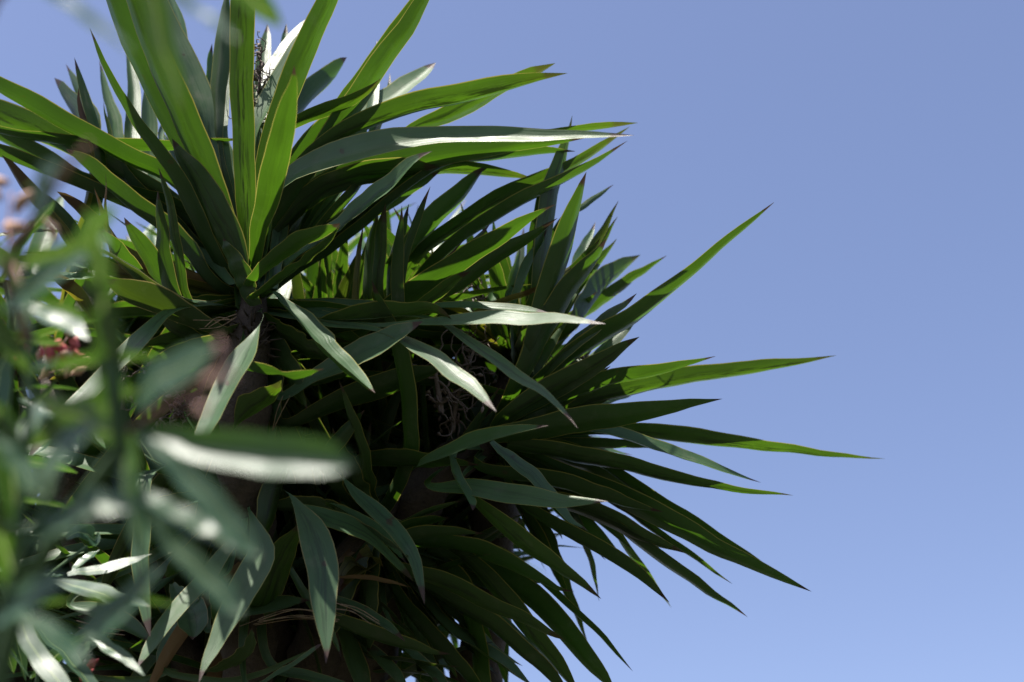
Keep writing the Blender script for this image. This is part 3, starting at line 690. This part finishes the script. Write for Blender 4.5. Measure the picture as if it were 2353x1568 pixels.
stalk('Z5', [(1700, 1260), (1760, 1180), (1850, 1100), (1950, 1010)], F0 + .20, 60, .5, .07, .0020)
stalk('Z5', [(1330, 900), (1320, 750), (1300, 650), (1290, 560)], F0 + .25, 30, .4, .10, .0022)
stalk('Z5', [(260, 300), (300, 200), (350, 120), (400, 60)], F0 + .12, 40, .5, .08)
stalk('Z3', [(760, 1300), (765, 1180), (770, 1080), (790, 1000)], F0 - .10, 14, .3, .08)
stalk('Z3', [(1000, 1500), (1060, 1400), (1100, 1330), (1120, 1260)], F0 - .05, 60, .6, .07)
def strands(z, a, b, D, n, sag):
    sc, ox, oy = ZT[z]
    for i in range(n):
        j = lambda k: random.uniform(-k, k)
        p = P(ox + (a[0] + j(25)) * sc, oy + (a[1] + j(25)) * sc, D + j(.02)); q = P(ox + (b[0] + j(60)) * sc, oy + (b[1] + j(30)) * sc, D + j(.02))
        m = p.lerp(q, .5) + Vector((0, j(.01), sag + j(.012))); acc = Acc()
        sm = cr([tuple(p), tuple(m), tuple(q)], 16); tube(acc, [t[:3] for t in sm], [.0008 + .0006 * noise.noise(Vector((k * .8, i, D))) for k in range(16)], 5)
        acc.build('dry_strand', MAT['straw'], yucca, p)
strands('Z6', (440, 1190), (0, 1170), F0 - .14, 2, .012)
strands('Z6', (420, 1100), (650, 1200), F0 - .20, 3, .012)
strands('Z4', (2200, 1150), (1600, 1180), F0 - .08, 3, .012)
strands('Z4', (520, 1190), (760, 1260), F0 - .10, 2, .006)
strands('Z3', (1450, 720), (1250, 770), F0 - .14, 4, .0)
strands('Z5', (60, 1500), (110, 1310), F0 - .06, 2, .0)
# old leaf scars and fibres at the neck of the upright crown
acc = Acc()
hx, hy, hd, hax = HEAD['A']; hb = P(hx - 2, hy + 62, F0 - .03)
for i in range(70):
    a = random.uniform(0, 2 * math.pi); r = .036; b = hb + Vector((math.cos(a) * r, math.sin(a) * r, random.uniform(-.05, .02)))
    d = Vector((math.cos(a), math.sin(a), random.uniform(-.5, .5))).normalized()
    tube(acc, [b - d * .01, b + d * .012, b + d * random.uniform(.02, .04) + Vector((0, 0, random.uniform(-.015, .01)))], [.003, .002, .0006], 5)
acc.build('fibre_collar', MAT['bark'], yucca, hb)

# ------------------------------------------------------------------ oleanders
def oleander(name, foot, label):
    o = thing(name, foot, label, 'shrub'); return o
def branch(root, pts, r0, r1, mat, name='branch', n=40):
    sm = cr([tuple(p) for p in pts], n); acc = Acc()
    tube(acc, [q[:3] for q in sm], [r0 + (r1 - r0) * i / (n - 1) for i in range(n)], 10)
    return acc.build(name, MAT[mat], root, Vector(pts[0]))
def oleaf(par, z, D0, D1, txt, s=0, fold=.22, roll=0, twist=0., wave=.06, n=18, kind='ole', at=None):
    sc, ox, oy = ZT[z]; q = [tuple(float(t) for t in w.split()) for w in txt.split(',')]
    q = [(ox + a * sc, oy + b * sc, c * sc) for a, b, c in q]; ln = [0.]
    for a, b in zip(q, q[1:]): ln.append(ln[-1] + math.dist(a[:2], b[:2]))
    pts = [(a, b, c, D0 + (D1 - D0) * l / ln[-1]) for (a, b, c), l in zip(q, ln)]
    part, base = make_blade(pts, Vector((0, 0, 1)), .016, .036, s, roll, fold, wave, n, random.random() * 50, twist)
    return sheet_object('leaf', [part], base, par, MAT[kind])
def free_oleaf(par, base, dirv, ln, wd):
    n = 12; cen = []; p = base.copy(); d = dirv.normalized(); dr = random.uniform(.1, .5)
    for i in range(n):
        cen.append(p.copy()); p = p + d * (ln / (n - 1)); d = (d + Vector((0, 0, -dr / n))).normalized()
    if shades(cen, .03): return None
    up = Vector((random.gauss(0, .35), random.gauss(0, .35), 1)); T, N = frames(cen, up - d * up.dot(d), n // 2)
    hw = [max(.0004, wd / 2 * (math.sin(math.pi * min(1, max(0, t)) ** .85) ** .9 if 0 < t < 1 else 0)) for t in [i / (n - 1) for i in range(n)]]
    v, f, uv, al = blade_mesh(cen, hw, T, N, random.uniform(.1, .35), .08, random.random() * 50, 7)
    return sheet_object('leaf', [(v, f, uv, al, random.random())], base, par, MAT['ole'])
def whorl(par, p, axis, n, ln, wd, th=(35, 75)):
    a = axis.normalized(); a1 = a.orthogonal().normalized(); a2 = a.cross(a1); ph0 = random.uniform(0, 6.28)
    for i in range(n):
        ph = ph0 + i * 2 * math.pi / n + random.uniform(-.3, .3); t = R(random.uniform(*th))
        d = a * math.cos(t) + (a1 * math.cos(ph) + a2 * math.sin(ph)) * math.sin(t)
        free_oleaf(par, p, d, ln * random.uniform(.8, 1.15), wd * random.uniform(.8, 1.15))

# the oleander standing in front, out of focus
nf = P(150, 784, 1.15); nf.z = 0
near = oleander('oleander_shrub', nf, 'oleander shrub with dull green leaves and withered pink flowers, standing in front of the yucca')
b1 = branch(near, [nf, P(-40, 1800, 1.3), P(60, 1350, 1.26), P(210, 1120, 1.21), P(290, 1000, 1.18), P(238, 800, 1.18), P(228, 640, 1.2), P(232, 545, 1.22)], .011, .0065, 'gstem')
oleaf(b1, 'V', 1.18, 1.10, '300 990 20,400 1011 54,500 1035 82,600 1052 93,710 1062 88,790 1068 52,822 1070 0', s=2, fold=.62)
oleaf(b1, 'V', 1.20, 1.16, '310 985 25,390 1050 55,470 1140 62,545 1230 55,580 1262 35,598 1280 0', s=2)
oleaf(b1, 'V', 1.21, 1.18, '320 1130 25,390 1245 48,460 1320 55,525 1380 50,560 1412 0', s=2)
oleaf(b1, 'V', 1.20, 1.22, '290 1010 30,285 1120 52,310 1210 45,335 1310 0', s=1)
oleaf(b1, 'V', 1.20, 1.17, '320 1130 25,420 1195 48,500 1240 42,545 1262 0', s=1)
oleaf(b1, 'V', 1.18, 1.12, '300 930 20,345 885 66,405 848 80,455 818 60,492 795 0', s=2, fold=.05)
oleaf(b1, 'V', 1.19, 1.26, '300 1000 25,240 990 60,180 960 65,110 930 40,60 900 0', s=-1)
oleaf(b1, 'V', 1.20, 1.16, '230 600 20,205 560 46,215 520 50,245 490 30,262 470 0', s=-1)
oleaf(b1, 'V', 1.20, 1.24, '232 560 20,180 590 50,110 640 55,40 690 40,0 720 0', s=1)
oleaf(b1, 'V', 1.2, 1.12, '240 960 20,250 900 60,245 800 62,235 690 60,228 590 40,225 540 0', s=-1, fold=.15)
oleaf(b1, 'V', 1.24, 1.22, '360 1300 20,300 1380 50,230 1440 55,170 1500 0', s=1)
b2 = branch(near, [nf, P(-60, 1750, 1.3), P(20, 1350, 1.28), P(60, 1050, 1.28), P(70, 800, 1.3), P(60, 640, 1.32)], .010, .004, 'gstem')
for t in [(50, 1400), (40, 1220), (60, 1030), (70, 860), (64, 700)]:
    whorl(b2, P(t[0], t[1], 1.29), Vector((.15, 0, 1)), 3, .14, .028)
b3 = branch(near, [nf, P(-100, 1800, 1.2), P(-20, 1450, 1.14), P(60, 1250, 1.12), P(130, 1100, 1.12)], .008, .003, 'gstem')
oleaf(b3, 'V', 1.12, 1.10, '60 1250 15,110 1225 42,170 1185 60,235 1165 62,290 1160 30,310 1160 0', s=2, fold=.3)
oleaf(b3, 'V', 1.13, 1.10, '-10 1430 15,30 1400 50,80 1370 66,130 1350 40,160 1330 0', s=2, fold=.2)
oleaf(b3, 'V', 1.12, 1.14, '100 1170 15,120 1080 40,175 1010 50,240 960 0', s=1, fold=.2)
oleaf(b3, 'V', 1.13, 1.12, '0 1400 15,80 1440 40,150 1490 44,210 1530 0', s=1, fold=.2)
oleaf(b3, 'V', 1.12, 1.15, '110 1150 15,60 1110 40,20 1050 44,-20 990 0', s=1, fold=.2)
b4 = branch(near, [P(60, 784, 1.28), P(15, 600, 1.22), P(90, 490, 1.15), P(150, 395, 1.10), P(205, 330, 1.08)], .0045, .0022, 'rstem')
oleaf(b4, 'V', 1.13, 1.10, '75 500 10,95 455 40,110 415 44,125 380 20,132 360 0', s=2, fold=.1)
oleaf(b4, 'V', 1.2, 1.15, '15 600 20,60 600 40,120 585 42,180 560 30,220 540 0', s=-1)
b5 = branch(near, [nf + Vector((-.25, -.1, 0)), Vector((-.72, .95, 1.5)), P(-120, 500, 1.10), P(-60, 100, 1.05), P(40, -80, 1.05), P(300, -220, 1.1), P(480, -200, 1.15)], .009, .003, 'rstem')
oleaf(b5, 'V', 1.30, 1.32, '330 -200 20,340 -60 46,360 40 52,385 140 48,405 205 34,418 250 0', s=-1)
oleaf(b5, 'V', 1.20, 1.25, '480 -200 20,500 -100 50,545 -30 66,590 10 60,625 40 34,650 62 0', s=-1)
oleaf(b5, 'V', 1.02, 1.00, '20 -100 10,100 -30 22,180 30 26,250 80 18,300 120 0', s=1)
oleaf(b5, 'V', 1.1, 1.05, '330 -120 20,400 -20 26,450 30 30,500 70 22,540 100 0', s=1)
# withered flowers of the near shrub
def flower_bits(par, name, centre, n, spread, size, mat):
    for i in range(n):
        acc = Acc(); c = centre + Vector((random.gauss(0, spread), random.gauss(0, spread), random.gauss(0, spread)))
        d = Vector((random.gauss(0, 1), random.gauss(0, 1), random.gauss(0, 1))).normalized(); s = size * random.uniform(.7, 1.3); e = d.orthogonal() * s * .25
        tube(acc, [c - d * s, c - d * s * .5 + e, c + e, c + d * s * .6, c + d * s], [s * .08, s * .28, s * .42, s * .25, s * .03], 8, lambda i, k: .25 * math.sin(k * 2.4 + i))
        acc.build(name, MAT[mat], par, c)
flower_bits(b1, 'withered_flower', P(530, 850, .98), 2, .008, .007, 'pink')
flower_bits(b1, 'withered_flower', P(470, 895, .98), 2, .008, .007, 'pink')
flower_bits(b1, 'withered_flower', P(505, 810, .98), 1, .004, .006, 'pink')
tw = branch(near, [P(296, 990, 1.18), P(380, 930, 1.06), P(460, 880, .99), P(530, 845, .98)], .0022, .001, 'rstem', 'twig', 16)
flower_bits(b4, 'bud', P(20, 490, 1.5), 7, .025, .014, 'husk')
branch(near, [P(60, 700, 1.32), P(30, 600, 1.42), P(20, 500, 1.5), P(25, 440, 1.52)], .003, .001, 'rstem', 'twig', 14)

# the oleander growing against the yucca, in focus
ff = P(60, 784, 2.25); ff.z = 0
far = oleander('oleander_shrub', ff, 'sunlit oleander shrub with crisp white-shining leaves and dry red flowers beside the yucca')
c1 = branch(far, [ff, P(60, 1800, 2.3), P(90, 1480, 2.32), P(85, 1330, 2.33), P(130, 1310, 2.33), P(200, 1255, 2.34)], .010, .0025, 'gstem')
oleaf(c1, 'Z4', 2.28, 2.14, '330 905 25,450 935 75,620 985 100,780 1030 88,900 1065 45,970 1088 0', s=2, fold=.10)
oleaf(c1, 'Z4', 2.36, 2.42, '440 865 25,600 848 58,750 810 62,880 770 38,975 743 0', s=2, fold=.10)
oleaf(c1, 'Z4', 2.40, 2.46, '470 850 15,540 790 45,600 740 40,640 708 0', s=1)
oleaf(c1, 'Z4', 2.40, 2.46, '380 880 25,320 890 50,260 875 40,215 860 0', s=1)
oleaf(c1, 'Z4', 2.22, 2.10, '540 1210 20,640 1290 70,760 1380 75,860 1460 48,935 1530 0', s=2, fold=.10)
oleaf(c1, 'Z4', 2.18, 2.05, '70 1040 30,140 1190 95,240 1380 120,330 1500 130,420 1620 90,480 1720 0', s=2, fold=.10)
oleaf(c1, 'Z4', 2.3, 2.24, '190 1170 35,340 1320 75,470 1450 80,600 1590 60,700 1700 0', s=1, fold=.3)
oleaf(c1, 'Z4', 2.4, 2.4, '0 930 30,60 1100 60,110 1300 65,150 1480 40,165 1560 0', s=1)
oleaf(c1, 'Z4', 2.32, 2.3, '90 1020 20,180 1150 40,260 1300 45,300 1430 0', s=-1)
oleaf(c1, 'Z4', 2.35, 2.4, '10 1250 30,40 1340 75,70 1430 70,90 1510 0', s=-1)
oleaf(c1, 'Z4', 2.3, 2.3, '-40 1150 30,20 1220 60,40 1300 60,50 1400 0', s=-1)
oleaf(c1, 'Z4', 2.34, 2.40, '430 640 30,500 600 80,570 620 95,620 650 60,640 590 0', s=2)
oleaf(c1, 'Z4', 2.48, 2.52, '190 100 20,260 60 50,320 0 60,370 -60 0', s=1)
oleaf(c1, 'Z4', 2.48, 2.52, '210 170 15,300 140 45,380 120 40,450 100 0', s=1)
c2 = branch(far, [ff, P(-60, 1750, 2.1), P(-20, 1250, 2.05), P(20, 950, 2.05), P(30, 760, 2.05), P(10, 650, 2.05)], .009, .003, 'gstem')
oleaf(c2, 'ZB', 2.05, 1.98, '0 1490 60,180 1180 90,340 930 110,500 720 120,610 590 80,672 495 0', s=-1, fold=.45)
oleaf(c2, 'ZB', 2.05, 2.00, '-40 1060 30,120 950 60,270 850 60,370 770 40,445 700 0', s=1)
oleaf(c2, 'ZA', 1.75, 1.65, '100 100 60,400 220 200,700 330 230,900 450 220,1080 590 0', s=1, fold=.35)
oleaf(c2, 'ZA', 1.9, 1.85, '-50 500 60,200 560 120,450 600 130,650 620 80,800 600 0', s=-1)
oleaf(c2, 'ZA', 1.9, 1.8, '250 1300 60,400 1430 140,600 1600 160,800 1800 140,950 1950 0', s=1, fold=.35)
oleaf(c2, 'V', 2.0, 1.95, '20 800 15,0 860 40,-10 920 40,-20 980 0', s=1)
for t in [(0, 1150), (5, 1050), (20, 900), (28, 800)]:
    whorl(c2, P(t[0], t[1], 2.05), Vector((.2, 0, 1)), 3, .13, .026)
for t in [(70, 1560), (85, 1480)]:
    whorl(c1, P(t[0], t[1], 2.33), Vector((.1, 0, 1)), 3, .13, .026)
tw = branch(far, [P(28, 800, 2.05), P(90, 850, 2.1), P(125, 855, 2.14), P(140, 800, 2.16), P(155, 775, 2.17)], .0022, .001, 'rstem', 'twig', 16)
tw2 = branch(far, [P(125, 855, 2.14), P(150, 850, 2.16), P(170, 840, 2.17), P(182, 845, 2.17)], .0016, .001, 'rstem', 'twig', 12)
flower_bits(tw, 'withered_flower', P(146, 795, 2.05), 8, .012, .014, 'petal')
flower_bits(tw, 'bud', P(138, 820, 2.05), 7, .016, .012, 'husk')
flower_bits(tw2, 'bud', P(170, 838, 2.06), 6, .011, .011, 'husk')
flower_bits(tw2, 'withered_flower', P(70, 802, 2.0), 4, .010, .013, 'petal')
flower_bits(c1, 'withered_flower', P(205, 1532, 2.3), 5, .008, .011, 'petal')
